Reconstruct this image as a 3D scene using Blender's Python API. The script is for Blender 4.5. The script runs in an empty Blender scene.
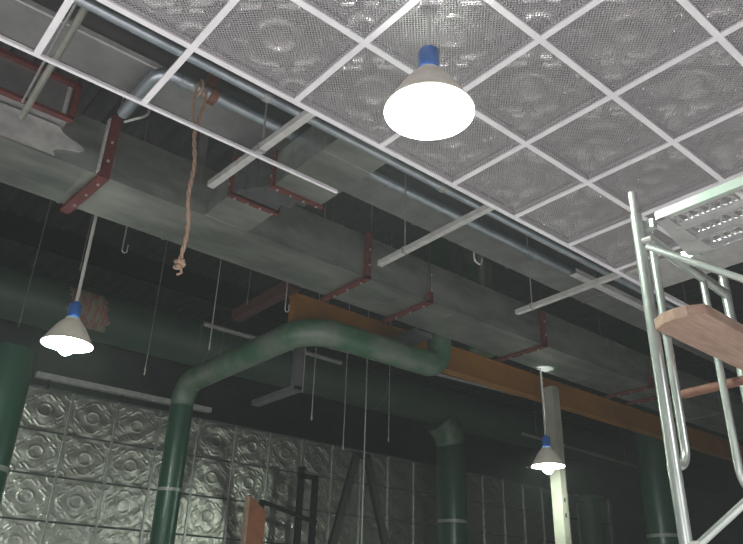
import bpy, bmesh, math, random
from mathutils import Vector, Matrix
random.seed(7)
scn = bpy.context.scene
COL = scn.collection

# ------------------------------------------------------------------ camera
cam_d = bpy.data.cameras.new('camera')
cam = bpy.data.objects.new('camera', cam_d)
COL.objects.link(cam)
RT = Vector((0.7578024, -0.65211317, 0.0219986))
DN = Vector((0.299487, 0.31767597, -0.89966078))
FW = Vector((0.57969222, 0.68835339, 0.43603503))
m = Matrix((RT, -DN, -FW)).transposed().to_4x4()
m.translation = (0, 0, 1.5)
cam.matrix_world = m
cam_d.sensor_width = 36.0
cam_d.lens = 718.68 / 743 * 36.0
cam_d.shift_x = (371.5 - 381) / 743
cam_d.shift_y = -(272 - 271.5) / 743
cam_d.clip_start = 0.02
scn.camera = cam

# ------------------------------------------------------------------ world, lights, exposure
w = bpy.data.worlds.new('hall_air'); scn.world = w; w.use_nodes = True
w.node_tree.nodes['Background'].inputs[0].default_value = (0.55, 0.62, 0.66, 1)
w.node_tree.nodes['Background'].inputs[1].default_value = 0.02
vs_ = w.node_tree.nodes.new('ShaderNodeVolumeScatter')      # thin site dust in the air
vs_.inputs['Density'].default_value = .0029; vs_.inputs['Anisotropy'].default_value = .15; vs_.inputs['Color'].default_value = (.90, 1, .96, 1)
w.node_tree.links.new(vs_.outputs[0], w.node_tree.nodes['World Output'].inputs['Volume'])
scn.view_settings.view_transform = 'Standard'
scn.view_settings.look = 'None'
scn.view_settings.gamma = 1.0
scn.view_settings.use_curve_mapping = False
scn.view_settings.exposure = -0.24

def point(name, loc, energy, col, r):
    l = bpy.data.lights.new(name, 'POINT'); l.energy = energy; l.color = col; l.shadow_soft_size = r
    o = bpy.data.objects.new(name, l); o.location = loc; COL.objects.link(o); return o
# the camera's own flash
point('camera_flash', (0.02, -0.06, 1.60), 105, (1.0, 0.95, 0.97), 0.03)
# the rest of the hall's rows of high-bay lamps, behind and beside the camera, shining down on the floor
for i, (x, y) in enumerate(((7.2, 1.4), (1.6, -2.2), (7.2, -2.2), (-3.9, 1.6), (-3.9, 5.4))):
    l = bpy.data.lights.new('hall_lamp_light', 'AREA'); l.shape = 'DISK'; l.size = 0.38
    l.energy = (110, 480, 190, 480, 480)[i]; l.color = (0.99, 0.985, 0.99); l.spread = math.radians(150)
    o = bpy.data.objects.new('hall_lamp_light', l); o.location = (x, y, 3.3); COL.objects.link(o)
BULB = 650.0

# ------------------------------------------------------------------ materials
MATS = {}
class NT:
    def __init__(s, name):
        s.m = bpy.data.materials.new(name); s.m.use_nodes = True
        s.t = s.m.node_tree; s.b = s.t.nodes['Principled BSDF']; s.out = s.t.nodes['Material Output']
        MATS[name] = s.m
    def n(s, typ, **kw):
        o = s.t.nodes.new(typ)
        for k, v in kw.items(): setattr(o, k, v)
        return o
    def l(s, a, b): s.t.links.new(a, b)
    def math(s, op, a, b=None):
        o = s.n('ShaderNodeMath', operation=op)
        for i, v in enumerate((a, b)):
            if v is None: continue
            if isinstance(v, (int, float)): o.inputs[i].default_value = v
            else: s.l(v, o.inputs[i])
        return o.outputs[0]
def noise(t, scale, detail=4, rough=0.55, vec=None, stretch=None):
    tc = t.n('ShaderNodeTexCoord'); mp = t.n('ShaderNodeMapping'); no = t.n('ShaderNodeTexNoise')
    # world metres: the object's position is added so that neighbours differ
    ge = t.n('ShaderNodeNewGeometry')
    t.l(ge.outputs['Position'], mp.inputs['Vector'])
    if stretch: mp.inputs['Scale'].default_value = stretch
    t.l(mp.outputs[0], no.inputs['Vector'])
    no.inputs['Scale'].default_value = scale; no.inputs['Detail'].default_value = detail; no.inputs['Roughness'].default_value = rough
    return no.outputs['Fac']
def ramp(t, fac, stops):
    r = t.n('ShaderNodeValToRGB'); e = r.color_ramp.elements
    e[0].position, e[0].color = stops[0][0], (*stops[0][1], 1)
    e[1].position, e[1].color = stops[-1][0], (*stops[-1][1], 1)
    for p, c in stops[1:-1]:
        k = e.new(p); k.color = (*c, 1)
    t.l(fac, r.inputs[0]); return r.outputs[0]
def mat(name, c1, c2=None, rough=0.5, metal=0.0, scale=6, bump=0.0, bscale=None, spec=0.5, stretch=None, lo=.35, hi=.65):
    t = NT(name); b = t.b
    b.inputs['Roughness'].default_value = rough; b.inputs['Metallic'].default_value = metal
    b.inputs['Specular IOR Level'].default_value = spec
    c2 = c2 or tuple(x * .8 for x in c1)
    f = noise(t, scale, stretch=stretch)
    t.l(ramp(t, f, ((lo, c1), (hi, c2))), b.inputs['Base Color'])
    if bump:
        bm_ = t.n('ShaderNodeBump'); bm_.inputs['Strength'].default_value = bump; bm_.inputs['Distance'].default_value = 0.02
        t.l(noise(t, bscale or scale, 3), bm_.inputs['Height']); t.l(bm_.outputs[0], b.inputs['Normal'])
    return t.m
mat('galv', (.46, .47, .44), (.25, .27, .25), .38, .8, 2.6, .12, 5, stretch=(.6, 1.5, 1.5))
mat('galv_upper', (.34, .34, .34), (.26, .26, .26), .42, .7, 4, .08, 5)
mat('galv_dark', (.13, .135, .14), (.09, .095, .10), .5, .4, 4, .1, 5)
mat('silver_pipe', (.40, .44, .48), (.32, .36, .40), .38, .75, 8, .05, 12)
mat('foil_wrap', (.62, .62, .60), (.40, .40, .39), .4, .5, 6, .5, 9)
mat('canvas', (.035, .038, .04), (.06, .062, .062), .9, 0, 14, .6, 10)
mat('red_primer', (.13, .028, .027), (.08, .022, .021), .6, 0, 18, .1)
mat('red_dark', (.09, .030, .030), (.06, .026, .026), .7, 0, 12)
mat('bolt', (.6, .58, .56), None, .4, .6, 30)
mat('rod_steel', (.42, .43, .43), (.30, .30, .30), .4, .5, 30)
mat('rod_dark', (.16, .16, .15), None, .5, .4, 30)
mat('white_paint', (.80, .78, .81), (.74, .72, .76), .45, 0, 5)
mat('zinc_channel', (.55, .54, .53), (.44, .43, .42), .45, .25, 12, .05)
mat('conduit', (.30, .31, .27), (.24, .25, .22), .45, .3, 9)
mat('green_paint', (.012, .062, .036), (.018, .052, .036), .32, 0, 3, .03, 6)
mat('green_dusty', (.028, .095, .048), (.11, .14, .115), .42, 0, 3.4, .05, 6, lo=.40, hi=.62)
mat('green_main', (.026, .055, .042), (.040, .060, .050), .5, 0, 2.2, .05, 6)
mat('weld_ring', (.30, .31, .29), None, .5, .2, 20)
mat('primer_patch', (.20, .07, .055), (.16, .17, .13), .7, 0, 12, .1, lo=.42, hi=.56, stretch=(2.5, .6, .6))
mat('orange_paint', (.29, .13, .028), (.21, .095, .024), .5, 0, 3)
mat('rail_steel', (.34, .33, .32), (.26, .255, .25), .5, .3, 6)
mat('dark_steel', (.012, .013, .014), (.018, .018, .018), .7, 0, 9, spec=.2)
mat('column_paint', (.30, .30, .25), (.25, .25, .21), .5, 0, 5)
mat('rust_board', (.21, .062, .022), (.15, .05, .02), .7, 0, 10, .1)
mat('rust_tube', (.11, .042, .026), (.15, .07, .045), .7, .1, 20, .1)
mat('rope', (.38, .25, .18), (.28, .18, .13), .9, 0, 60, .4, 80)
mat('rust_flake', (.20, .085, .055), (.13, .06, .045), .85, 0, 30, .3)
mat('scaffold_tube', (.50, .54, .51), (.40, .44, .42), .35, .7, 10, .05)
mat('scaffold_green', (.28, .38, .32), (.38, .43, .40), .5, .1, 9)
mat('deck_steel', (.50, .50, .50), (.40, .40, .41), .38, .6, 10, .06)
mat('shade_outer', (.82, .76, .67), (.72, .66, .58), .5, 0, 12)
mat('reflector', (.92, .92, .90), None, .4, 0, 5)
mat('blue_plastic', (.03, .12, .42), (.025, .10, .34), .35, 0, 9)
mat('concrete', (.50, .49, .48), (.43, .42, .41), .8, 0, 2)
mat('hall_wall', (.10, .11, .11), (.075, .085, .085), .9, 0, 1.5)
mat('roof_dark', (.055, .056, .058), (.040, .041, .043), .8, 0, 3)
mat('wall_board', (.12, .13, .13), (.09, .10, .10), .9, 0, 3)
mat('batten', (.50, .52, .50), (.36, .38, .36), .4, .6, 8)
mat('cable_white', (.50, .50, .48), None, .6, 0, 9)

# plywood plank: long grain
t = NT('plank_wood'); t.b.inputs['Roughness'].default_value = .75
f = noise(t, 7, 6, .6, stretch=(1, 9, 9))
t.l(ramp(t, f, ((.3, (.20, .12, .085)), (.55, (.27, .175, .13)), (.75, (.33, .25, .20)))), t.b.inputs['Base Color'])

# crumpled aluminium foil
def foil(name, col, rough, bump):
    t = NT(name); b = t.b
    b.inputs['Base Color'].default_value = (*col, 1); b.inputs['Metallic'].default_value = .9; b.inputs['Roughness'].default_value = rough
    oi = t.n('ShaderNodeObjectInfo'); ge = t.n('ShaderNodeNewGeometry')
    no = t.n('ShaderNodeTexNoise'); no.inputs['Scale'].default_value = 5; no.inputs['Detail'].default_value = 6; no.inputs['Roughness'].default_value = .6
    t.l(ge.outputs['Position'], no.inputs['Vector'])
    bu = t.n('ShaderNodeBump'); bu.inputs['Strength'].default_value = bump; bu.inputs['Distance'].default_value = .03
    t.l(no.outputs['Fac'], bu.inputs['Height']); t.l(bu.outputs[0], b.inputs['Normal'])
    return t.m
foil('foil', (.56, .57, .52), .36, .4)
foil('foil_ceiling', (.72, .70, .71), .27, .3)

# perforated sheet: staggered round holes, really open
t = NT('perforated'); b = t.b
b.inputs['Base Color'].default_value = (.36, .34, .355, 1); b.inputs['Roughness'].default_value = .5; b.inputs['Metallic'].default_value = .2
tc = t.n('ShaderNodeTexCoord'); sp = t.n('ShaderNodeSeparateXYZ'); t.l(tc.outputs['Object'], sp.inputs[0])
PIT = .019
a_ = t.math('DIVIDE', t.math('ADD', sp.outputs[0], sp.outputs[1]), PIT)
b_ = t.math('DIVIDE', t.math('SUBTRACT', sp.outputs[0], sp.outputs[1]), PIT)
fa = t.math('SUBTRACT', t.math('FRACT', a_), .5); fb = t.math('SUBTRACT', t.math('FRACT', b_), .5)
d2 = t.math('ADD', t.math('MULTIPLY', fa, fa), t.math('MULTIPLY', fb, fb))
hole = t.math('LESS_THAN', d2, .40 ** 2)
tr = t.n('ShaderNodeBsdfTransparent'); mx = t.n('ShaderNodeMixShader')
t.l(hole, mx.inputs[0]); t.l(b.outputs[0], mx.inputs[1]); t.l(tr.outputs[0], mx.inputs[2]); t.l(mx.outputs[0], t.out.inputs[0])

# slotted deck: rows of long holes, really open
t = NT('lamp_glow'); em = t.n('ShaderNodeEmission'); em.inputs[0].default_value = (.88, 1, .86, 1); em.inputs[1].default_value = BULB
t.l(em.outputs[0], t.out.inputs[0])

# ------------------------------------------------------------------ mesh helpers
class MB:
    def __init__(s): s.v = []; s.f = []
    def quadbox(s, c8):
        o = len(s.v); s.v += [tuple(p) for p in c8]
        s.f += [tuple(o + i for i in q) for q in ((0, 3, 2, 1), (4, 5, 6, 7), (0, 1, 5, 4), (1, 2, 6, 5), (2, 3, 7, 6), (3, 0, 4, 7))]
        return s
    def box(s, x0, x1, y0, y1, z0, z1):
        return s.quadbox(((x0, y0, z0), (x1, y0, z0), (x1, y1, z0), (x0, y1, z0), (x0, y0, z1), (x1, y0, z1), (x1, y1, z1), (x0, y1, z1)))
    def bar(s, p, q, wd, ht, up=(0, 0, 1)):
        p = Vector(p); q = Vector(q); d = (q - p).normalized(); up = Vector(up)
        if abs(d.dot(up)) > .99: up = Vector((0, 1, 0))
        sx = d.cross(up).normalized() * wd / 2; sz = sx.cross(d).normalized() * ht / 2
        return s.quadbox([p - sx - sz, q - sx - sz, q + sx - sz, p + sx - sz, p - sx + sz, q - sx + sz, q + sx + sz, p + sx + sz])
    def tube(s, pts, r, n=12, cap=True):
        pts = [Vector(p) for p in pts]; rs = r if isinstance(r, (list, tuple)) else [r] * len(pts)
        o = len(s.v); pre = None
        for i, p in enumerate(pts):
            d = (pts[min(i + 1, len(pts) - 1)] - pts[max(i - 1, 0)]).normalized()
            if pre is None:
                a = Vector((0, 0, 1)) if abs(d.z) < .9 else Vector((1, 0, 0))
                u = d.cross(a).normalized()
            else: u = (pre - d * pre.dot(d)).normalized()
            pre = u; v = d.cross(u)
            for k in range(n):
                g = 2 * math.pi * k / n; s.v.append(tuple(p + (u * math.cos(g) + v * math.sin(g)) * rs[i]))
        for i in range(len(pts) - 1):
            for k in range(n):
                k2 = (k + 1) % n
                s.f.append((o + i * n + k, o + i * n + k2, o + (i + 1) * n + k2, o + (i + 1) * n + k))
        if cap:
            s.f.append(tuple(o + k for k in reversed(range(n)))); e = o + (len(pts) - 1) * n
            s.f.append(tuple(e + k for k in range(n)))
        return s
    def lathe(s, prof, c=(0, 0, 0), n=32):
        o = len(s.v)
        for r, z in prof:
            for k in range(n):
                g = 2 * math.pi * k / n; s.v.append((c[0] + r * math.cos(g), c[1] + r * math.sin(g), c[2] + z))
        for i in range(len(prof) - 1):
            for k in range(n):
                k2 = (k + 1) % n
                s.f.append((o + i * n + k, o + i * n + k2, o + (i + 1) * n + k2, o + (i + 1) * n + k))
        return s
    def mesh(s, name, smooth=False):
        me = bpy.data.meshes.new(name); me.from_pydata(s.v, [], s.f); me.update()
        if smooth:
            for p in me.polygons: p.use_smooth = True
            try: me.set_sharp_from_angle(angle=math.radians(40))
            except Exception: pass
        return me
    def build(s, name, material, parent=None, smooth=False, origin=None):
        vs = [Vector(v) for v in s.v]
        lo = Vector([min(v[i] for v in vs) for i in range(3)]); hi = Vector([max(v[i] for v in vs) for i in range(3)])
        c = Vector(origin) if origin is not None else (lo + hi) / 2
        s.v = [tuple(v - c) for v in vs]
        me = s.mesh(name, smooth); me.materials.append(MATS[material])
        o = bpy.data.objects.new(name, me); COL.objects.link(o)
        o.location = c - (Vector(parent['_w']) if parent is not None else Vector((0, 0, 0)))
        o['_w'] = tuple(c)
        if parent is not None: o.parent = parent
        return o
def thing(name, loc, label, cat, group=None, kind=None):
    o = bpy.data.objects.new(name, None); o.location = loc; o.empty_display_size = .1; COL.objects.link(o); o['_w'] = tuple(loc)
    return tag(o, label, cat, group, kind)
def tag(o, label=None, cat=None, group=None, kind=None):
    if label: o['label'] = label
    if cat: o['category'] = cat
    if group: o['group'] = group
    if kind: o['kind'] = kind
    return o
def inst(name, me, loc, parent, rot=None):
    o = bpy.data.objects.new(name, me); COL.objects.link(o)
    o.location = Vector(loc) - Vector(parent['_w']); o.parent = parent; o['_w'] = tuple(loc)
    if rot: o.rotation_euler = rot
    return o
def arc(c, u, v, r, n=8):       # quarter bend from c+u*r to c+v*r
    c = Vector(c); u = Vector(u); v = Vector(v)
    return [c + (u * math.cos(i / n * math.pi / 2) + v * math.sin(i / n * math.pi / 2)) * r for i in range(n + 1)]

# ------------------------------------------------------------------ the hall's shell
def struct(name, mb, mt, label=None, cat=None):
    o = mb.build(name, mt); return tag(o, label, cat, kind='structure')
struct('floor', MB().box(-8, 20, -7, 15, -.1, 0), 'concrete', 'grey concrete floor of the hall', 'floor')
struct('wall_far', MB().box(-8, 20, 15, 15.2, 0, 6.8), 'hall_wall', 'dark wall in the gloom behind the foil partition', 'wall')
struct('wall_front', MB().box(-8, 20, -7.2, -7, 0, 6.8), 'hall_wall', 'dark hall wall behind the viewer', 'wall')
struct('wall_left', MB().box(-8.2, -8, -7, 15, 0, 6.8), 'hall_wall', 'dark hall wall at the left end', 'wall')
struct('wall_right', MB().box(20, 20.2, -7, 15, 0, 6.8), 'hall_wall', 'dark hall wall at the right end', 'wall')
# ribbed roof deck, ribs across the ducts
mb = MB(); n = 120; x0, x1 = -8, 20; dx = (x1 - x0) / n; vs = []
for i in range(n):
    x = x0 + i * dx
    for xx, zz in ((x, 6.7), (x + dx * .35, 6.7), (x + dx * .5, 6.78), (x + dx * .85, 6.78)): vs.append((xx, zz))
vs.append((x1, 6.7))
for xx, zz in vs: mb.v += [(xx, -7, zz), (xx, 15, zz)]
mb.f = [(2 * i, 2 * i + 1, 2 * i + 3, 2 * i + 2) for i in range(len(vs) - 1)]
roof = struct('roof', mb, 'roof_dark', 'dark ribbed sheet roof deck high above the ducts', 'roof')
for y in (-3, 1.2, 6.1, 10.5):
    MB().box(-8, 20, y - .06, y + .06, 6.35, 6.70).build('roof_beam', 'dark_steel', roof)

# ---- embossed foil sheet (height field), shared
def emboss_height(u, v, wide):
    # u, v in -1..1 : centre ring, notched diagonal dashes, corner arcs
    def ridge(d, wd): return math.exp(-(d / wd / wide) ** 2)
    r = math.hypot(u, v); h = ridge(r - .30, .045)
    for sx in (-1, 1):
        for sy in (-1, 1):
            p, q = u * sx, v * sy
            a = (p + q) / 2 ** .5; c = (p - q) / 2 ** .5
            if p > -.1 and q > -.1:
                h = max(h, ridge(a - .64, .04) * (1 if .12 < abs(c) < .52 else 0))
                h = max(h, ridge(a - .80, .04) * (1 if .05 < abs(c) < .30 else 0))
                h = max(h, ridge(math.hypot(p - 1, q - 1) - .30, .04))
    for s in (-1, 1):
        h = max(h, ridge(abs(u) - .78, .04) * (1 if abs(v) < .16 else 0), ridge(abs(v) - .78, .04) * (1 if abs(u) < .16 else 0))
    return h
def foil_sheet(name, w_, h_, amp, crumple, seed, n=44, wide=1.0):
    rnd = random.Random(seed); waves = [(rnd.uniform(-7, 7), rnd.uniform(-7, 7), rnd.uniform(0, 6.3), rnd.uniform(.3, 1)) for _ in range(7)]
    s = MB()
    for j in range(n + 1):
        for i in range(n + 1):
            u = i / n * 2 - 1; v = j / n * 2 - 1
            e = min(1, (1 - max(abs(u), abs(v))) * 8)
            z = emboss_height(u, v, wide) * amp + crumple * e * sum(k * math.sin(a * u + b * v + p) for a, b, p, k in waves) / 3
            s.v.append((u * w_ / 2, v * h_ / 2, z * 1.0))
    for j in range(n):
        for i in range(n):
            o = j * (n + 1) + i; s.f.append((o, o + 1, o + n + 2, o + n + 1))
    return s.mesh(name, True)

# ---- foil-clad partition wall
YW = 9.8; PW, PH, X0, ZT = .62, .54, 1.70, 4.12
wb = struct('wall_back', MB().box(X0 - .1, 15.5, YW, YW + .12, 0, ZT + .02), 'wall_board', 'partition wall clad in square embossed foil panels with metal battens', 'wall')
variants = [foil_sheet('foil_panel', PW - .02, PH - .025, .0048, .007, s, 60) for s in (1, 2, 3, 4)]
for me in variants: me.materials.append(MATS['foil'])
NCOL = 22
for c in range(NCOL):
    for r in range(6):
        o = inst('foil_panel', variants[random.randrange(4)], (X0 + (c + .5) * PW, YW - .012, ZT - (r + .5) * PH), wb, (math.pi / 2, 0, 0))
bme = None
for c in range(NCOL + 1):
    x = X0 + c * PW
    if bme is None:
        o = MB().box(x - .014, x + .014, YW - .035, YW + .005, ZT - 6 * PH, ZT).build('batten', 'batten', wb); bme = o.data
    else: inst('batten', bme, (x, YW - .015, ZT - 3 * PH), wb)
MB().box(2.42, 4.95, YW - .06, YW + .04, 4.24, 4.31).build('top_rail', 'zinc_channel', wb)
for x in (2.6, 3.6, 4.6): MB().box(x - .02, x + .02, YW, YW + .04, 4.1, 4.26).build('rail_post', 'dark_steel', wb)

# ------------------------------------------------------------------ suspended ceiling of perforated tiles
ZC = 4.0
XS = [1.01 + .604 * k for k in range(-2, 9)]; XS[1] = .45      # cross lines
YS = [3.2425, 2.67, 2.08, 1.505, .9375, .3625, -.21, -.79]
ceil_ = thing('ceiling', (3, 1, ZC), 'suspended ceiling of perforated metal tiles in a white bar grid', 'ceiling', kind='structure')
ceil_['kind'] = 'structure'
tw, tl = .604, .577
tile_me = None
backs = [foil_sheet('foil_backing', tw - .004, tl - .004, .020, .012, s + 20, 90, 1.35) for s in range(4)]
for me in backs: me.materials.append(MATS['foil_ceiling'])
for j in range(1, len(YS) - 1):
    for i in range(len(XS) - 1):
        if i >= 8: continue
        if j == 1 and i < 1: continue
        cx, cy = (XS[i] + XS[i + 1]) / 2, (YS[j] + YS[j + 1]) / 2
        if tile_me is None:
            o = MB().box(cx - tw / 2 + .004, cx + tw / 2 - .004, cy - tl / 2 + .004, cy + tl / 2 - .004, ZC + .008, ZC + .010).build('ceiling_tile', 'perforated', ceil_); tile_me = o.data
        else: o = inst('ceiling_tile', tile_me, (cx, cy, ZC + .009), ceil_)
        inst('foil_backing', backs[random.randrange(4)], (cx, cy, ZC + .055), o, (math.pi, 0, random.choice((0, 1, 2, 3)) * 0))
BW = .033
def gbar(x0, x1, y0, y1):
    s = MB().box(x0, x1, y0, y1, ZC - .010, ZC); hh = .04 if max(y0, y1) < 3 else .015
    if x1 - x0 > y1 - y0: s.box(x0, x1, (y0 + y1) / 2 - .004, (y0 + y1) / 2 + .004, ZC, ZC + hh)
    else: s.box((x0 + x1) / 2 - .004, (x0 + x1) / 2 + .004, y0, y1, ZC, ZC + hh)
    return s.build('grid_bar', 'white_paint', ceil_)
for j, y in enumerate(YS):
    if j == 0: gbar(-.3, 2.34, y - .011, y + .011)
    elif j == 1: gbar(-.3, 6.3, y - BW / 2, y + BW / 2)
    else: gbar(-.3, XS[8] + BW / 2, y - BW / 2, y + BW / 2)
for i, x in enumerate(XS[:9]):
    top = YS[0] if i < 3 else YS[1]
    ys = [top] + [y for y in YS if y < top - .01]
    for a, b_ in zip(ys[:-1], ys[1:]):
        gbar(x - BW / 2, x + BW / 2, b_ + BW / 2, a - BW / 2 if a != YS[0] else a - .011)

# ------------------------------------------------------------------ ducts
def duct(name, x0, x1, y0, y1, z0, z1, mt, label, seams=(), axis='x', parent=None):
    t_ = thing(name, ((x0 + x1) / 2, (y0 + y1) / 2, z0), label, 'duct')
    MB().box(x0, x1, y0, y1, z0, z1).build('body', mt, t_)
    for s in seams:
        e = .006
        if axis == 'x': q = MB().box(s - .012, s + .012, y0 - e, y1 + e, z0 - e, z1 + e)
        else: q = MB().box(x0 - e, x1 + e, s - .012, s + .012, z0 - e, z1 + e)
        q.build('seam', mt, t_)
    return t_
DY0, DY1, DZ0, DZ1 = 4.60, 5.19, 4.30, 4.72
md = duct('supply_duct', -1.2, 14, DY0, DY1, DZ0, DZ1, 'galv', 'long galvanised rectangular duct crossing the hall above the lamps', (-.2, 1.15, 2.0, 3.4, 4.9, 6.2, 7.6, 9.0, 10.4))
# torn light foil wrap on its left end
s = MB()
edge = [(.90, 4.543), (.93, 4.51), (.985, 4.485), (1.06, 4.465), (1.10, 4.44), (1.07, 4.41), (1.00, 4.395), (.93, 4.37), (.90, 4.34), (.92, 4.31)]
for x, z in edge: s.v += [(-1.2, DY0 - .012, z), (x, DY0 - .014, z)]
s.f = [(2 * i, 2 * i + 2, 2 * i + 3, 2 * i + 1) for i in range(len(edge) - 1)]
o = len(s.v); s.v += [(x, y + .012, z) for x, y, z in s.v[:o]]
s.f += [(o + 2 * i, o + 2 * i + 1, o + 2 * i + 3, o + 2 * i + 2) for i in range(len(edge) - 1)]
s.f += [(2 * i + 1, 2 * i + 3, o + 2 * i + 3, o + 2 * i + 1) for i in range(len(edge) - 1)]
s.build('foil_wrap', 'foil_wrap', md)
MB().box(-1.2, 14, DY0 - .004, DY0 + .01, DZ0 - .004, DZ0 + .006).build('edge_bead', 'galv', md)
md2 = duct('return_duct', -1.2, 12, 3.84, 4.19, 4.76, 5.1, 'galv_upper', 'higher narrow grey duct running above the ceiling edge', (.1, 1.3, 2.6, 3.9, 5.2, 6.5))
MB().box(-1.2, 12, 3.822, 3.84, 4.76, 4.80).build('lip', 'zinc_channel', md2)
# branch toward the camera: boot on the supply duct, canvas sleeve, then the wide branch
boot = duct('duct_boot', 2.07, 2.46, 4.18, DY0 - .003, 4.305, 4.62, 'galv', 'short square duct boot with red flange on the long duct', ())
br = duct('branch_duct', 2.235, 2.65, 1.6, 3.90, 4.305, 4.585, 'galv', 'wide branch duct rising over the perforated ceiling from the red flange', (3.3, 2.7), 'y')
def flange(parent, x0, x1, y, z0, z1, side_right=False):
    wd = .035
    fl = MB().box(x0 - .02, x1 + .02, y - wd, y, z0 - .02, z0 + .012).build('flange_bottom', 'red_primer', parent)
    MB().box(x0 - .022, x0 + .006, y - wd, y, z0, z1).build('flange_side', 'red_primer', parent)
    MB().box(x1 - .006, x1 + .022, y - wd, y, z0, z1).build('flange_side', 'red_primer', parent)
    MB().box(x0 - .02, x1 + .02, y - wd, y, z1 - .01, z1 + .02).build('flange_top', 'red_primer', parent)
    for k in range(4):
        x = x0 + (x1 - x0) * (k + .3) / 3.6
        MB().box(x - .007, x + .007, y - wd / 2 - .007, y - wd / 2 + .007, z0 - .03, z0 - .018).build('bolt', 'bolt', fl)
    for k in range(2):
        z = z0 + (z1 - z0) * (k + .6) / 2.3
        MB().box(x0 - .032, x0 - .018, y - wd / 2 - .006, y - wd / 2 + .006, z - .006, z + .006).build('bolt', 'bolt', fl)
flange(boot, 2.07, 2.46, 4.215, 4.305, 4.62)
flange(br, 2.235, 2.65, 3.90, 4.305, 4.585)
# canvas sleeve between the two (skewed box, bellied)
s = MB(); N = 6
for i in range(N + 1):
    f_ = i / N; y = 3.905 + f_ * .27; bl = .03 * math.sin(f_ * math.pi * 3) ** 2
    xa = 2.235 + (2.07 - 2.235) * f_ + bl; xb = 2.65 + (2.46 - 2.65) * f_ - bl
    za = 4.315 + bl; zb = 4.58 + .03 * f_ - bl
    s.v += [(xa, y, za), (xb, y, za), (xb, y, zb), (xa, y, zb)]
for i in range(N):
    for k in range(4): s.f.append((4 * i + k, 4 * i + (k + 1) % 4, 4 * i + 4 + (k + 1) % 4, 4 * i + 4 + k))
tag(s.build('canvas_sleeve', 'canvas'), 'dark flexible canvas sleeve joining the boot to the branch duct', 'duct sleeve')
# square stub with red frame at the left
st = thing('duct_stub', (.6, 4.55, 4.55), 'dark duct stub with a red angle frame at the far left', 'duct')
MB().box(-.3, .93, 4.50, 4.595, 4.555, 4.84).build('body', 'galv_upper', st)
for q in ((-.3, .95, 4.83, 4.86), (-.3, .95, 4.545, 4.57)): MB().box(q[0], q[1], 4.455, 4.505, q[2], q[3]).build('flange_rail', 'red_primer', st)
MB().box(.915, .955, 4.455, 4.505, 4.555, 4.845).build('flange_rail', 'red_primer', st)
MB().box(.875, .90, 4.485, 4.50, 4.58, 4.82).build('edge_strip', 'zinc_channel', st)
# a light grey plenum box beyond the ceiling edge on the right
pl = thing('plenum_box', (5.53, 1.9, 4.3), 'pale sheet metal box above the ceiling end behind the scaffold', 'duct box')
MB().box(5.25, 5.82, .6, 3.1, 4.3, 4.6).build('body', 'galv_upper', pl)
for x in (5.3, 5.76):
    for y in (.9, 2.8): MB().tube([(x, y, 4.6), (x, y, 6.7)], .006, 6).build('hanger_rod', 'rod_dark', pl)
MB().box(5.24, 5.83, .59, 3.11, 4.295, 4.32).build('rim', 'zinc_channel', pl)

# red angle brackets that carry the long duct
def bracket(x, label, ztop=4.74, roof_to=6.35, wd=.05, skew=0, rod=True, mt='red_primer', drop=0, y0=None):
    y0 = (DY0 if y0 is None else y0)
    t_ = thing('duct_bracket', (x, y0, DZ0), label, 'bracket', 'red brackets under the long duct')
    zb = DZ0 - .008 - drop
    MB().box(x - wd / 2, x + wd / 2, y0 - .05, y0 - .006, zb - .03, ztop).build('upright', mt, t_)
    a = MB().bar((x, y0 - .05, zb - .018), (x + skew, DY1 + .05, zb - .018), wd, .03); a.build('crossbar', mt, t_)
    for k in range(3):
        y = y0 + .06 + k * .2
        MB().box(x - .008 + skew * k * .3, x + .008 + skew * k * .3, y - .008, y + .008, zb - .042, zb - .03).build('bolt', 'bolt', t_)
    for k in range(2):
        z = DZ0 + .1 + k * .16
        MB().box(x - .008, x + .008, y0 - .062, y0 - .048, z - .008, z + .008).build('bolt', 'bolt', t_)
    if rod: MB().tube([(x, y0 - .028, ztop - .02), (x, y0 - .028, 6.70)], .006, 6).build('hanger_rod', 'red_dark', t_)
    return t_
b1 = bracket(1.26, 'thick red angle bracket on the long duct beside the hanging left lamp rod', 4.80, wd=.075, skew=-.04)
MB().box(1.205, 1.217, DY0 - .06, DY0 - .012, DZ0, 4.75).build('edge_strip', 'zinc_channel', b1)
bracket(3.69, 'red L-shaped bracket gripping the middle of the long duct', 4.74, rod=False)
bracket(4.48, 'low red bracket bar on a thin rod right of the L-shaped one', 4.38)
bracket(6.25, 'red L bracket beside the glaring spot on the duct above the right lamp', 4.68)
bracket(8.45, 'faint red bracket under the dim duct near the scaffold, left of a pair', 4.4)
bracket(8.95, 'faint red bracket under the dim duct near the scaffold, right of a pair', 4.4, rod=False)

# silver pipes above the ceiling edge
sp_ = thing('silver_pipe', (1.1, 3.70, 4.66), 'shiny insulated pipe with rope tied round it above the open grid', 'pipe')
SY, SZ = 3.70, 4.66
s = MB().tube([(1.22, 4.30, SZ), (1.22, SY + .15, SZ)] + [(1.22 + .12 - .12 * math.cos(a), SY + .12 - .12 * math.sin(a), SZ) for a in [math.pi / 2 * i / 6 for i in range(7)]] + [(1.7, SY, SZ), (8.5, SY, SZ)], .044, 14)
s.build('run', 'silver_pipe', sp_, True)
for x in (1.36, 3.15, 5.0): MB().tube([(x, SY, SZ), (x + .05, SY, SZ)], .052, 14).build('collar', 'silver_pipe', sp_, True)
sp2 = thing('silver_pipe', (1.5, 2.96, 4.2), 'slim grey pipe hugging the ceiling edge above the tiles', 'pipe')
MB().tube([(-.6, 2.96, 4.2), (7.5, 2.96, 4.2)], .030, 12).build('run', 'silver_pipe', sp2, True)
for x in (1.58, 3.0): MB().tube([(x, 2.96, 4.2), (x + .04, 2.96, 4.2)], .037, 12).build('collar', 'rod_steel', sp2, True)
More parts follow.
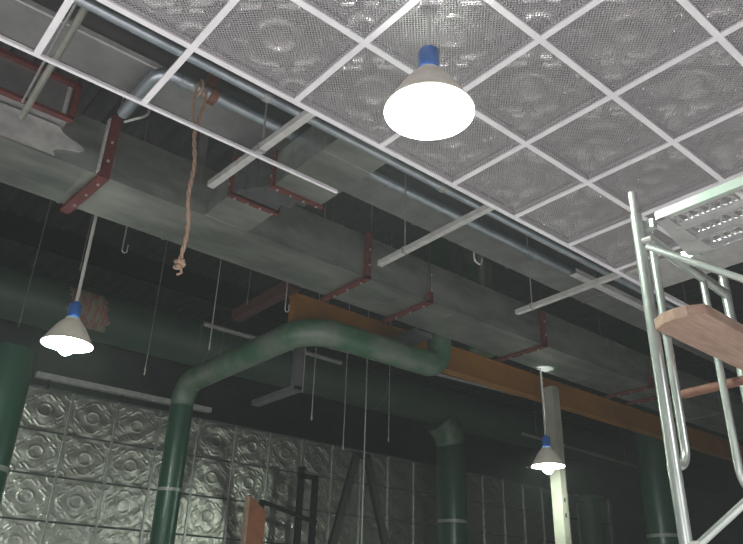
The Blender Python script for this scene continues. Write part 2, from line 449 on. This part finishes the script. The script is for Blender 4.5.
tag(MB().tube([(.585, 2.5, 4.4), (.64, 4.44, 4.4)], .021, 12).build('conduit', 'conduit', None, True), 'drab grey conduit crossing behind the top left grid bars', 'conduit')
tag(MB().tube([(.53, 2.5, 4.42), (.60, 4.3, 4.42)], .008, 8).build('cable', 'rod_steel', None, True), 'thin grey cable beside the drab conduit at top left', 'cable')
ct = thing('cable_tray', (6, 3.25, 4.27), 'pale long channel above the ceiling edge left of the scaffold', 'channel')
MB().box(4.95, 7.3, 3.22, 3.29, 4.27, 4.275).build('web', 'zinc_channel', ct)
for y in (3.22, 3.286): MB().box(4.95, 7.3, y, y + .004, 4.275, 4.32).build('lip', 'zinc_channel', ct)
for x in (5.3, 7.0): MB().tube([(x, 3.255, 4.27), (x, 3.255, 6.7)], .006, 6).build('hanger_rod', 'rod_dark', ct)

# ------------------------------------------------------------------ support channels that carry the grid
def channel(x, y0, y1, label, rx, ry, lean=0):
    t_ = thing('support_channel', (x, (y0 + y1) / 2, ZC + .02), label, 'channel', 'pale channels running out from the ceiling edge')
    z0 = ZC + .012
    MB().bar((x, y0, z0 + .004), (x + lean, y1, z0 + .004), .046, .006).build('web', 'zinc_channel', t_)
    MB().bar((x - .021, y0, z0 + .022), (x - .021 + lean, y1, z0 + .022), .004, .04).build('lip', 'zinc_channel', t_)
    MB().bar((x + .021, y0, z0 + .022), (x + .021 + lean, y1, z0 + .022), .004, .04).build('lip', 'zinc_channel', t_)
    xx = x + lean * (ry - y0) / (y1 - y0)
    MB().tube([(xx, ry, z0 + .0), (xx, ry, 6.70)], .006, 6).build('hanger_rod', 'rod_steel', t_)
    MB().box(xx - .026, xx + .026, ry - .010, ry + .010, z0 - .004, z0 + .05).build('clip', 'rod_steel', t_)
    return t_
channel(1.76, 2.70, 3.78, 'pale channel over the open grid just left of the branch duct', 1.6, 3.2, -.05)
channel(3.25, 2.70, 3.90, 'pale channel with a hanger rod in front of the long duct\'s middle', 3.2, 3.6, .02)
channel(4.74, 1.2, 3.80, 'pale channel ending above the glaring spot, nearest the scaffold', 4.9, 3.62, .08)

# ------------------------------------------------------------------ rods, hooks, wires
def rod(x, y, z0, z1, label, r=.006, hook=False, mt='rod_steel', grp='thin rods and wires hanging from the roof', cat='rod'):
    name = 'hook_rod' if hook else 'hanging_rod'
    t_ = thing(name, (x, y, z0), label, cat, grp)
    zz = z0 + (.10 if hook else 0)
    MB().tube([(x, y, zz), (x, y, z1)], r, 6).build('shaft', mt, t_)
    if hook:
        pts = [(x, y, zz)] + [(x + .02 - .02 * math.cos(a), y, z0 + .02 - .02 * math.sin(a)) for a in [math.pi * i / 8 for i in range(9)]] + [(x + .04, y, z0 + .08)]
        MB().tube(pts, r * .9, 6).build('hook', mt, t_)
    else: MB().tube([(x, y, z0), (x, y, z0 + .07)], r * 1.5, 6).build('tip', mt, t_)
    return t_
RZ = 6.70
rod(1.76, 5.4, 4.17, RZ, 'short hook rod hanging below the duct between the left lamp and rope', .006, True)
rod(3.37, 5.4, 4.11, RZ + .01, 'short hook rod beside the left end of the orange beam', .006, True)
rod(2.745, 5.6, 3.62, RZ, 'thin rod reaching down right of the rope knot', .005)
rod(2.36, 6.0, 3.39, RZ, 'very thin wire hanging just left of the rope knot', .004, mt='rod_dark')
rod(1.53, 5.62, 4.0, RZ, 'very thin wire beside the left lamp rod', .004, mt='rod_dark')
rod(1.27, 6.0, 3.55, RZ, 'very thin wire at the far left beside the left lamp', .004, mt='rod_dark')
rod(5.37, 6.6, .0, RZ, 'long pale rod reaching past the green pipe down to the floor', .009)
rod(4.59, 6.6, 3.50, RZ, 'thin rod hanging between the grey angle bracket and the long pale rod', .007)
rod(6.265, 7.2, 3.62, RZ, 'thin rod hanging to the right of the long pale rod', .007)
rod(5.82, 7.6, 3.5, RZ, 'thin rod ending above the apex of the dark trestle', .008)
rod(3.18, 5.8, 4.25, RZ, 'very thin wire between the rope and the orange beam', .004, mt='rod_dark')
rod(3.10, 5.3, 4.73, RZ, 'thin rod behind the middle support channel', .006, mt='rod_dark')
for (x, y, lab) in ((.86, 4.42, 'grey upright hanger channel seen through the top left opening, left one'), (1.02, 4.42, 'grey upright hanger channel seen through the top left opening, right one'), (2.10, 4.9, 'grey upright channel standing on the long duct behind the rope'), (5.75, 5.0, 'grey upright channel standing on the long duct before the green riser')):
    t_ = thing('hanger_channel', (x, y, 4.73), lab, 'channel', 'upright channels from roof to ducts')
    zb = 4.725 if y > 4.6 else 4.9
    MB().box(x - .035, x + .035, y - .003, y + .003, zb, RZ).build('web', 'rail_steel', t_)
    MB().box(x - .035, x - .031, y, y + .03, zb, RZ).build('lip', 'rail_steel', t_); MB().box(x + .031, x + .035, y, y + .03, zb, RZ).build('lip', 'rail_steel', t_)
# dangling white cable ends
def cable(name, pts, r, label):
    P_ = [Vector(p) for p in pts]; out = []
    for i in range(len(P_) - 1):
        p0, p1, p2, p3 = P_[max(i - 1, 0)], P_[i], P_[i + 1], P_[min(i + 2, len(P_) - 1)]
        for k in range(6):
            u = k / 6; out.append(.5 * ((2 * p1) + (p2 - p0) * u + (2 * p0 - 5 * p1 + 4 * p2 - p3) * u * u + (3 * p1 - p0 - 3 * p2 + p3) * u ** 3))
    out.append(P_[-1]); tag(MB().tube(out, r, 8).build(name, 'cable_white', None, True), label, 'cable')
cable('loose_cable', [(1.44, 4.5, 6.7), (1.44, 4.5, 5.5), (1.43, 4.5, 5.1), (1.44, 4.45, 4.95), (1.42, 4.42, 4.82), (1.34, 4.42, 4.74), (1.30, 4.5, 4.74)], .010, 'loose white cable end curling over the duct behind the red bracket')
cable('loose_cable', [(5.1, 4.3, 6.7), (5.1, 4.3, 5.5), (5.05, 4.3, 5.1), (4.98, 4.25, 4.95), (4.82, 4.25, 4.90), (4.78, 4.25, 4.74), (4.86, 4.25, 4.70), (4.90, 4.25, 4.78)], .010, 'loose white cable hook above the channel nearest the scaffold')

# rope tied round the silver pipe
RX, RY, RDZ = .125, .30, .26      # where the rope hangs from the pipe
rp = thing('rope', (1.38 + RX, 3.40 + RY, 3.46), 'tan twisted rope with a knotted end hanging in front of the long duct', 'rope')
path = []
for i in range(60):
    f_ = i / 59; z = 4.36 + RDZ - f_ * 1.24
    path.append((1.40 + RX - .02 * math.sin(f_ * 5) + .01 * math.sin(f_ * 17), 3.352 + RY + .01 * math.sin(f_ * 9), z))
for ph in (0, math.pi):
    MB().tube([(x + .006 * math.cos(i * .9 + ph), y + .006 * math.sin(i * .9 + ph), z) for i, (x, y, z) in enumerate(path)], .009, 7).build('strand', 'rope', rp, True)
MB().tube([(1.33 + RX, 3.345 + RY, 4.38 + RDZ), (1.325 + RX, 3.345 + RY, 4.25 + RDZ), (1.33 + RX, 3.345 + RY, 4.12 + RDZ), (1.345 + RX, 3.347 + RY, 4.03 + RDZ)], .009, 7).build('loop_tail', 'rope', rp, True)
ring = [(1.37 + RX + .005 * math.sin(a * 2), 3.40 + RY + .056 * math.cos(a), 4.40 + RDZ + .056 * math.sin(a)) for a in [2 * math.pi * i / 16 for i in range(17)]]
MB().tube(ring, .010, 7).build('hitch', 'rope', rp, True)
kx, ky, kz = path[-1]
MB().tube([(kx + .022 * math.cos(a) * (1 if i % 2 else .7), ky + .022 * math.sin(a), kz - i * .0045) for i, a in enumerate([i * .8 for i in range(14)])], .015, 8).build('knot', 'rope', rp, True)
MB().tube([(kx, ky, kz - .03), (kx + .02, ky, kz - .08), (kx - .005, ky, kz - .10)], .008, 6).build('frayed_end', 'rope', rp, True)
# rusty clamp on that pipe
cl = thing('pipe_clamp', (1.47 + RX, 3.42 + RY, 4.4 + RDZ), 'rusty strap clamp on the shiny pipe above the rope', 'clamp')
MB().bar((1.47 + RX, 3.455 + RY, 4.36 + RDZ), (1.47 + RX, 3.455 + RY, 4.62 + RDZ), .075, .008, (0, 1, 0)).build('strap', 'rust_flake', cl)
MB().tube([(1.44 + RX, 3.40 + RY, 4.40 + RDZ), (1.50 + RX, 3.40 + RY, 4.40 + RDZ)], .050, 14).build('band', 'rust_flake', cl, True)
MB().tube([(1.47 + RX, 3.455 + RY, 4.6 + RDZ), (1.47 + RX, 3.455 + RY, 6.70)], .006, 6).build('hanger_rod', 'rod_dark', cl)

# ------------------------------------------------------------------ green pipes
# great pipe along the wall
gp = thing('main_pipe', (6, 8.9, 4.6), 'great dark green pipe running along above the foil wall', 'pipe')
GY, GZ, GR = 8.9, 4.93, .325
MB().tube([(-3, GY, GZ), (19, GY, GZ)], GR, 40).build('run', 'green_main', gp, True)
for x in (4.05, 4.22, 4.38, 7.4, 11.5): MB().tube([(x, GY, GZ), (x + .018, GY, GZ)], GR + .006, 40).build('weld', 'green_dusty', gp, True)
s = MB(); n = 24; e0 = e1_ = 0
for k in range(n + 1):
    a = math.radians(150 + 85 * k / n); e0 = .8 * e0 + random.uniform(-.03, .03); e1_ = .8 * e1_ + random.uniform(-.03, .03)
    for x in (2.27 + e0 + .004 * k, 2.72 + e1_ + .004 * k): s.v.append((x, GY + (GR + .004) * math.cos(a), GZ + (GR + .004) * math.sin(a)))
for k in range(n): s.f.append((2 * k, 2 * k + 1, 2 * k + 3, 2 * k + 2))
s.build('primer_patch', 'primer_patch', gp, True)
MB().tube([(4.04, 8.50, 5.06), (6.4, 8.50, 5.06)], .035, 8).build('side_rail', 'rail_steel', gp)
# riser at the middle meeting it
rs = thing('riser_pipe', (9.2, GY, 0), 'thick dark green riser pipe with a pale ring in front of the foil wall', 'pipe')
MB().tube([(9.2, GY, 0), (9.2, GY, 4.32)], .255, 32).build('stand', 'green_paint', rs, True)
s = MB().tube([(9.2, GY, 4.30), (9.17, GY, 4.42), (9.06, GY, 4.58), (8.9, GY, 4.70)], [.262, .268, .275, .28], 32); s.build('elbow', 'green_dusty', rs, True)
MB().tube([(9.2, GY, 2.98), (9.2, GY, 3.03)], .262, 32).build('ring', 'weld_ring', rs, True)
# looping pipe
lp = thing('loop_pipe', (3.62, 7.9, 0), 'green pipe that rises by the wall and bends twice toward the orange beam', 'pipe')
LZ, LR, LX, LY0, LY1 = 4.0, .135, 3.62, 7.9, 5.33
MB().tube([(LX, LY0, 0), (LX, LY0, 3.72)], LR, 24).build('stand', 'green_paint', lp, True)
MB().tube([(LX, LY0, 2.74), (LX, LY0, 2.775)], LR + .004, 24).build('ring', 'weld_ring', lp, True)
e1 = [(LX, LY0 - .26 + .26 * math.cos(a), LZ - .26 + .26 * math.sin(a)) for a in [math.pi / 2 * i / 8 for i in range(9)]]
e2 = [(LX + .36 - .36 * math.cos(a), LY1 + .36 - .36 * math.sin(a), LZ) for a in [math.pi / 2 * i / 10 for i in range(11)]]
e3 = [(5.16 + .2 * math.sin(a), LY1, LZ + .2 - .2 * math.cos(a)) for a in [math.pi / 2 * i / 8 for i in range(9)]]
MB().tube([(LX, LY0, 3.70)] + e1 + e2 + e3 + [(5.36, LY1, 4.5)], LR, 24).build('bends', 'green_dusty', lp, True)
MB().tube([(5.36, LY1, 4.5), (5.36, LY1, 6.70)], LR, 24).build('upper_stand', 'green_paint', lp, True)
# other green pipes
def green_stand(x, y, z0, z1, r, label, mt='green_paint'):
    t_ = thing('riser_pipe', (x, y, z0), label, 'pipe')
    MB().tube([(x, y, z0), (x, y, z1)], r, 28).build('stand', mt, t_, True)
    MB().tube([(x, y, z0 + 2.75), (x, y, z0 + 2.8)], r + .007, 28).build('ring', 'weld_ring' if z0 == 0 else mt, t_, True)
    return t_
green_stand(11.2, 6.2, 0, 6.69, .27, 'tall dark green riser pipe behind the scaffold post')
green_stand(1.72, 8.2, 0, 4.02, .26, 'dark green riser pipe at the far left edge below the lamp')
green_stand(6.55, 5.75, 4.56, 6.69, .20, 'bright green riser above the long duct right of the middle channel', 'green_dusty')
t_ = thing('riser_pipe', (11.6, 7.8, 0), 'almost black green pipe stub standing right of the grey column', 'pipe')
MB().tube([(11.6, 7.8, 0), (11.6, 7.8, 3.55)], .2, 24).build('stand', 'green_main', t_, True); MB().tube([(11.6, 7.8, 3.5), (11.6, 7.8, 3.58)], .24, 24).build('flange', 'green_main', t_, True)

# ------------------------------------------------------------------ steel: orange beam, rails, brackets
ob = thing('crane_beam', (7, 5.95, 4.2), 'orange painted box beam running behind the long duct', 'beam')
MB().box(3.74, 15, 5.82, 5.92, 4.24, 4.54).build('web', 'orange_paint', ob)
MB().box(3.74, 15, 5.80, 5.94, 4.23, 4.25).build('flange', 'orange_paint', ob); MB().box(3.74, 15, 5.80, 5.94, 4.53, 4.55).build('flange', 'orange_paint', ob)
for x in (4.2, 6.7, 9.5, 13): MB().tube([(x, 5.87, 4.55), (x, 5.87, 6.70)], .01, 6).build('hanger_rod', 'rod_dark', ob)
sr = thing('strut_rail', (6, 6.3, 4.3), 'pale steel angle rail running under the orange beam', 'rail')
MB().bar((3.98, 6.3, 4.27), (9.2, 6.3, 4.46), .08, .008).build('sole', 'rail_steel', sr); MB().bar((3.98, 6.34, 4.30), (9.2, 6.34, 4.49), .008, .07).build('upstand', 'rail_steel', sr)
ab = thing('angle_support', (4.12, 6.3, 3.7), 'dark grey angle support hanging under the steel rail', 'support')
MB().box(4.08, 4.18, 6.22, 6.30, 3.68, 4.27).build('upright', 'galv_dark', ab); MB().box(4.07, 4.17, 6.22, 7.06, 3.66, 3.72).build('arm', 'galv_dark', ab)
MB().box(4.182, 4.19, 6.215, 6.23, 3.66, 4.25).build('edge_strip', 'rail_steel', ab)
tag(MB().box(3.97, 4.09, 6.25, 7.6, 4.83, 4.97).build('cross_beam', 'red_dark'), 'dark red cross beam above the left end of the orange beam', 'beam')
tag(MB().box(4.86, 5.12, 5.20, 5.78, 4.235, 4.29).build('cross_plate', 'galv_dark'), 'dark grey plate between the long duct and the orange beam', 'plate')
vp_ = thing('service_pipe', (12, 8.4, 4.6), 'dim pale service pipe right of the grey column', 'pipe')
MB().tube([(10.6, 8.4, 4.66), (15, 8.4, 4.58)], .03, 8).build('run', 'rail_steel', vp_, True)
for x in (11, 14): MB().tube([(x, 8.4, 4.62), (x, 8.4, 6.70)], .008, 6).build('hanger_rod', 'rod_dark', vp_)
# grey column beside the right lamp
cm = thing('column', (7.62, 5.52, 0), 'grey steel box column lit by the right lamp', 'column')
MB().box(7.55, 7.66, 5.45, 5.60, 0, 4.29).build('shaft', 'column_paint', cm); MB().box(7.66, 7.75, 5.50, 5.58, 0, 4.29).build('side_leg', 'column_paint', cm)
for z in (2.84, 2.66): MB().box(7.59, 7.61, 5.443, 5.451, z, z + .045).build('stud', 'dark_steel', cm)
# dark column further right
cl2 = thing('column', (13.8, 7.4, 0), 'dim grey steel column seen between the scaffold tubes', 'column')
MB().box(13.7, 13.9, 7.3, 7.5, 0, 5.0).build('shaft', 'column_paint', cl2); MB().box(13.65, 13.95, 7.25, 7.55, 4.95, 5.0).build('cap', 'column_paint', cl2)

# dark trestle before the wall
tr_ = thing('trestle', (5.9, 7.4, 0), 'dark A-shaped trestle standing before the foil wall', 'trestle')
ax, ay, az = 5.96, 7.4, 3.44
for dx_, sg in ((-.06, -1), (.10, 1)):
    for dy in (0,):
        k = 1.18 if sg > 0 else 1.22
        MB().bar((ax + dx_, ay + dy, az), (ax + dx_ + (.335 if sg > 0 else -.29) * az, ay + dy + (.3 if dy else 0), 0.0), .10, .06, (0, 1, 0)).build('leg', 'dark_steel', tr_)
MB().box(ax - .10, ax + .14, ay - .03, ay + .05, az - .04, az + .02).build('cap', 'dark_steel', tr_)
for z in (.8, 1.5, 2.05):
    hw = .1 + .335 * (az - z)
    MB().bar((ax - hw * .9, ay, z), (ax + hw, ay, z), .03, .04).build('tie', 'dark_steel', tr_)
# dark upright bars and a crossbar close to the wall
df = thing('wall_bars', (6.4, 9.2, 0), 'dark upright bars with a crossbar close to the foil wall', 'frame')
for x, zt in ((6.30, 3.56), (6.56, 3.46)): MB().box(x - .045, x + .045, 9.2, 9.26, 0, zt).build('post', 'dark_steel', df)
MB().bar((5.62, 9.19, 2.98), (6.6, 9.19, 2.78), .03, .06).build('crossbar', 'dark_steel', df); MB().box(6.25, 6.6, 9.2, 9.26, 3.40, 3.46).build('top_bar', 'dark_steel', df)
MB().box(5.62, 5.68, 9.2, 9.26, 0, 3.0).build('post', 'dark_steel', df)
# brown board
s = MB(); zt1, zt2 = 2.68, 2.53
s.quadbox(((4.13, 7.0, 0), (4.35, 7.0, 0), (4.35, 7.04, 0), (4.13, 7.04, 0), (4.13, 7.0, zt1), (4.35, 7.0, zt2), (4.35, 7.04, zt2), (4.13, 7.04, zt1)))
bd = thing('brown_board', (4.24, 7.02, 0), 'tall red-brown board standing at the bottom edge by the green pipe', 'board')
s.build('face', 'rust_board', bd); MB().box(4.105, 4.13, 6.99, 7.05, 0, 2.66).build('edge_strip', 'plank_wood', bd)

# ------------------------------------------------------------------ pendant lamps
def lamp(loc, ztop, label, mt_rod, rr, vent):
    x, y, z = loc
    t_ = thing('pendant_lamp', (x, y, z), label, 'lamp', 'high-bay pendant lamps')
    nk = .048
    outer = [(.190, 0), (.192, .006), (.186, .012), (.172, .035), (.145, .085), (.110, .145), (.078, .185), (nk + .012, .20), (nk + .008, .215)]
    MB().lathe(outer, loc, 40).build('shade', 'shade_outer', t_, True)
    inner = [(.188, .0), (.168, .035), (.141, .085), (.106, .145), (.074, .182), (.056, .196)]
    MB().lathe(inner, (x, y, z), 40).build('reflector', 'reflector', t_, True)
    MB().lathe([(0, .335), (.042, .335), (.046, .33), (.046, .21), (.0, .21)], loc, 24).build('socket', 'blue_plastic', t_, True)
    MB().lathe([(0, .37), (.016, .36), (.018, .335)], loc, 16).build('gland', 'blue_plastic', t_, True)
    bp = [(.0, -.085)] + [(.062 * math.sin(a), .002 - .087 * math.cos(a)) for a in [math.pi * i / 12 for i in range(1, 9)]] + [(.030, .13), (.026, .20), (0, .20)]
    MB().lathe(bp, loc, 24).build('bulb', 'lamp_glow', t_, True)
    MB().tube([(x, y, z + .35), (x, y, ztop)], rr, 8).build('stem', mt_rod, t_)
    l = bpy.data.lights.new('vent_light', 'SPOT'); l.energy = vent; l.color = (.93, 1, .95); l.spot_size = math.radians(20); l.spot_blend = .6; l.shadow_soft_size = .015
    o = bpy.data.objects.new('vent_light', l); o.location = (.03, -.02, .39); o.rotation_euler = (math.pi, 0, 0); o.parent = t_; COL.objects.link(o)   # glow that leaves by the neck's vent holes
    return t_
lamp((1.70, 1.73, 3.415), 4.0, 'big glaring cone lamp with blue neck hanging under the tiled ceiling', 'cable_white', .008, .25)
lamp((1.535, 5.53, 3.34), RZ, 'cone lamp with blue neck on a long rod at the left', 'cable_white', .014, .25)
lamp((6.92, 5.15, 3.13), DZ0 - .002, 'small cone lamp with blue neck beside the grey column', 'cable_white', .012, 170)

# ------------------------------------------------------------------ scaffold on the right
sc_ = thing('scaffold', (2.7, 1.2, 0), 'galvanised steel tube scaffold with cross braces at the right edge', 'scaffold')
FA = Vector((2.28, 1.195)); FB = Vector((3.08, 1.245)); U = (FB - FA).normalized(); FWID = (FB - FA).length
def fp(d, z, off=0): q = FA + U * d + Vector((U.y, -U.x)) * off; return (q.x, q.y, z)
TB = .021; TI = .015
MB().tube([fp(0, 0), fp(0, 2.92)], TB, 16).build('post', 'scaffold_tube', sc_, True)
MB().tube([fp(0, 2.91), fp(0, 3.02)], .017, 16).build('spigot', 'rail_steel', sc_, True)
MB().tube([fp(FWID, 0), fp(FWID, 2.92)], TB, 16).build('post', 'scaffold_tube', sc_, True)
MB().tube([fp(FWID, 2.91), fp(FWID, 2.98)], .017, 16).build('spigot', 'rail_steel', sc_, True)
MB().tube([fp(0, 2.85), fp(FWID, 2.85)], TB, 16).build('head_bar', 'scaffold_tube', sc_, True)
def inner(d0, d1):
    sgn = 1 if d1 > d0 else -1
    pts = [fp(d1, 2.85)] + [fp(d1, 2.05)] + [fp(d1 - sgn * (.07 - .07 * math.cos(a)), 2.05 - .07 * math.sin(a)) for a in [math.pi / 2 * i / 6 for i in range(1, 7)]] + [fp(d0, 1.98)]
    MB().tube(pts, TI, 12).build('inner_post', 'scaffold_tube', sc_, True)
inner(0, .105); inner(FWID, FWID - .245)
MB().tube([fp(0, 2.49), fp(.105, 2.47)], .012, 10).build('rung', 'scaffold_tube', sc_, True)
MB().tube([fp(FWID, 2.64), fp(FWID - .06, 2.66)], .012, 10).build('rung', 'scaffold_tube', sc_, True)
MB().tube([fp(FWID - .02, 2.62), fp(FWID + .25, 2.60)], .014, 10).build('guard_tube', 'scaffold_tube', sc_, True)
MB().tube([fp(0, .3), fp(FWID, .3)], TI, 12).build('foot_bar', 'scaffold_tube', sc_, True)
# other frame nearer the viewer
def gp_(d, z, k=1.6): q = FA + U * d + Vector((U.y, -U.x)) * k; return (q.x, q.y, z)
for d in (0, FWID):
    MB().tube([gp_(d, 0), gp_(d, 2.92)], TB, 16).build('post', 'scaffold_tube', sc_, True)
MB().tube([gp_(0, 2.85), gp_(FWID, 2.85)], TB, 16).build('head_bar', 'scaffold_tube', sc_, True)
# cross braces
MB().tube([fp(0, 2.775, .025), gp_(0, 1.60, 1.57)], .0125, 10).build('cross_brace', 'scaffold_tube', sc_, True)
MB().tube([fp(0, 1.72, .025), gp_(0, 2.80, 1.57)], .0125, 10).build('cross_brace', 'scaffold_tube', sc_, True)
for z in (2.80, 1.73): MB().tube([fp(-.005, z, 0), fp(-.005, z, .05)], .012, 8).build('brace_pin', 'rail_steel', sc_, True)

# steel deck on the scaffold
dk = thing('scaffold_deck', (2.48, .4, 2.87), 'perforated steel walking deck hooked on top of the scaffold', 'deck')
DX0, DX1, DYa, DYb, DZ = 2.29, 2.68, 1.12, -.36, 2.885
SL = .02
def dq(x0, x1, y0, y1, z0, z1): return MB().quadbox(((x0 , y1, z0), (x1, y1, z0), (x1, y0 + .075 * (x1 - DX0) / .41, z0), (x0, y0 + .075 * (x0 - DX0) / .41, z0), (x0, y1, z1), (x1, y1, z1), (x1, y0 + .075 * (x1 - DX0) / .41, z1), (x0, y0 + .075 * (x0 - DX0) / .41, z1)))
dq(DX0 - .004, DX0 + .012, DYa, DYb, DZ - .012, DZ + .022).build('side_rail', 'scaffold_green', dk)
dq(DX1 - .012, DX1 + .004, DYa, DYb, DZ - .012, DZ + .022).build('side_rail', 'deck_steel', dk)
dq(DX0, DX1, DYa + .004, DYa - .03, DZ - .012, DZ + .02).build('end_rail', 'deck_steel', dk)
# three treads with slots as real openings, ribs between them
nb = 3; tw_ = (DX1 - DX0 - .03) / nb
for k in range(nb):
    a = DX0 + .015 + k * tw_; b2 = a + tw_
    dq(a, a + tw_ * .26, DYa - .03, DYb, DZ, DZ + .006).build('tread_strip', 'deck_steel', dk)
    dq(b2 - tw_ * .26, b2, DYa - .03, DYb, DZ, DZ + .006).build('tread_strip', 'deck_steel', dk)
    dq(b2 - .008, b2 + .004, DYa - .03, DYb, DZ - .016, DZ).build('rib', 'deck_steel', dk)
    s = MB(); y = DYa - .03 + .05 * k / nb; q = 0
    while y > DYb + .03:       # zig-zag webs leave diamond holes
        xa, xm, xb = a + tw_ * .26, a + tw_ * .5, a + tw_ * .74
        s.bar((xa, y, DZ + .003), (xm, y - .016, DZ + .003), .007, .005); s.bar((xm, y - .016, DZ + .003), (xb, y, DZ + .003), .007, .005)
        s.bar((xa, y - .024, DZ + .003), (xm, y - .008 - .012, DZ + .003), .006, .005); s.bar((xm, y - .020, DZ + .003), (xb, y - .024, DZ + .003), .006, .005)
        y -= .042
    s.build('hole_webbing', 'deck_steel', dk)
for x in (DX0 + .02, DX1 - .03):
    MB().bar((x, DYa + .02, DZ - .01), (x, DYa + .09, DZ - .01), .03, .035).build('hook', 'scaffold_tube', dk)

# plank and the rusty tube under it
s = MB(); PXa, PY0, PY1, PZ0, PZ1 = 2.19, .965, 1.150, 2.42, 2.458
end = [(PXa + .02, PY1), (PXa - .012, PY1 - .05), (PXa - .02, (PY0 + PY1) / 2), (PXa - .014, PY0 + .05), (PXa + .015, PY0)]
outl = [(4.6, PY0), (4.6, PY1)] + end
nn = len(outl)
s.v = [(x, y, PZ0) for x, y in outl] + [(x, y, PZ1) for x, y in outl]
s.f = [tuple(range(nn)), tuple(nn + i for i in reversed(range(nn)))] + [(i, (i + 1) % nn + 0, (i + 1) % nn + nn, i + nn)[::-1] for i in range(nn)]
tag(s.build('wooden_plank', 'plank_wood'), 'brown wooden plank with a rounded end lying across the scaffold', 'plank')
tag(MB().tube([(2.93, 1.46, 2.40), (2.88, .60, 2.40)], .019, 10).build('rusty_tube', 'rust_tube', None, True), 'rusty red tube under the wooden plank', 'tube')

for o in list(bpy.data.objects):
    if '_w' in o: del o['_w']
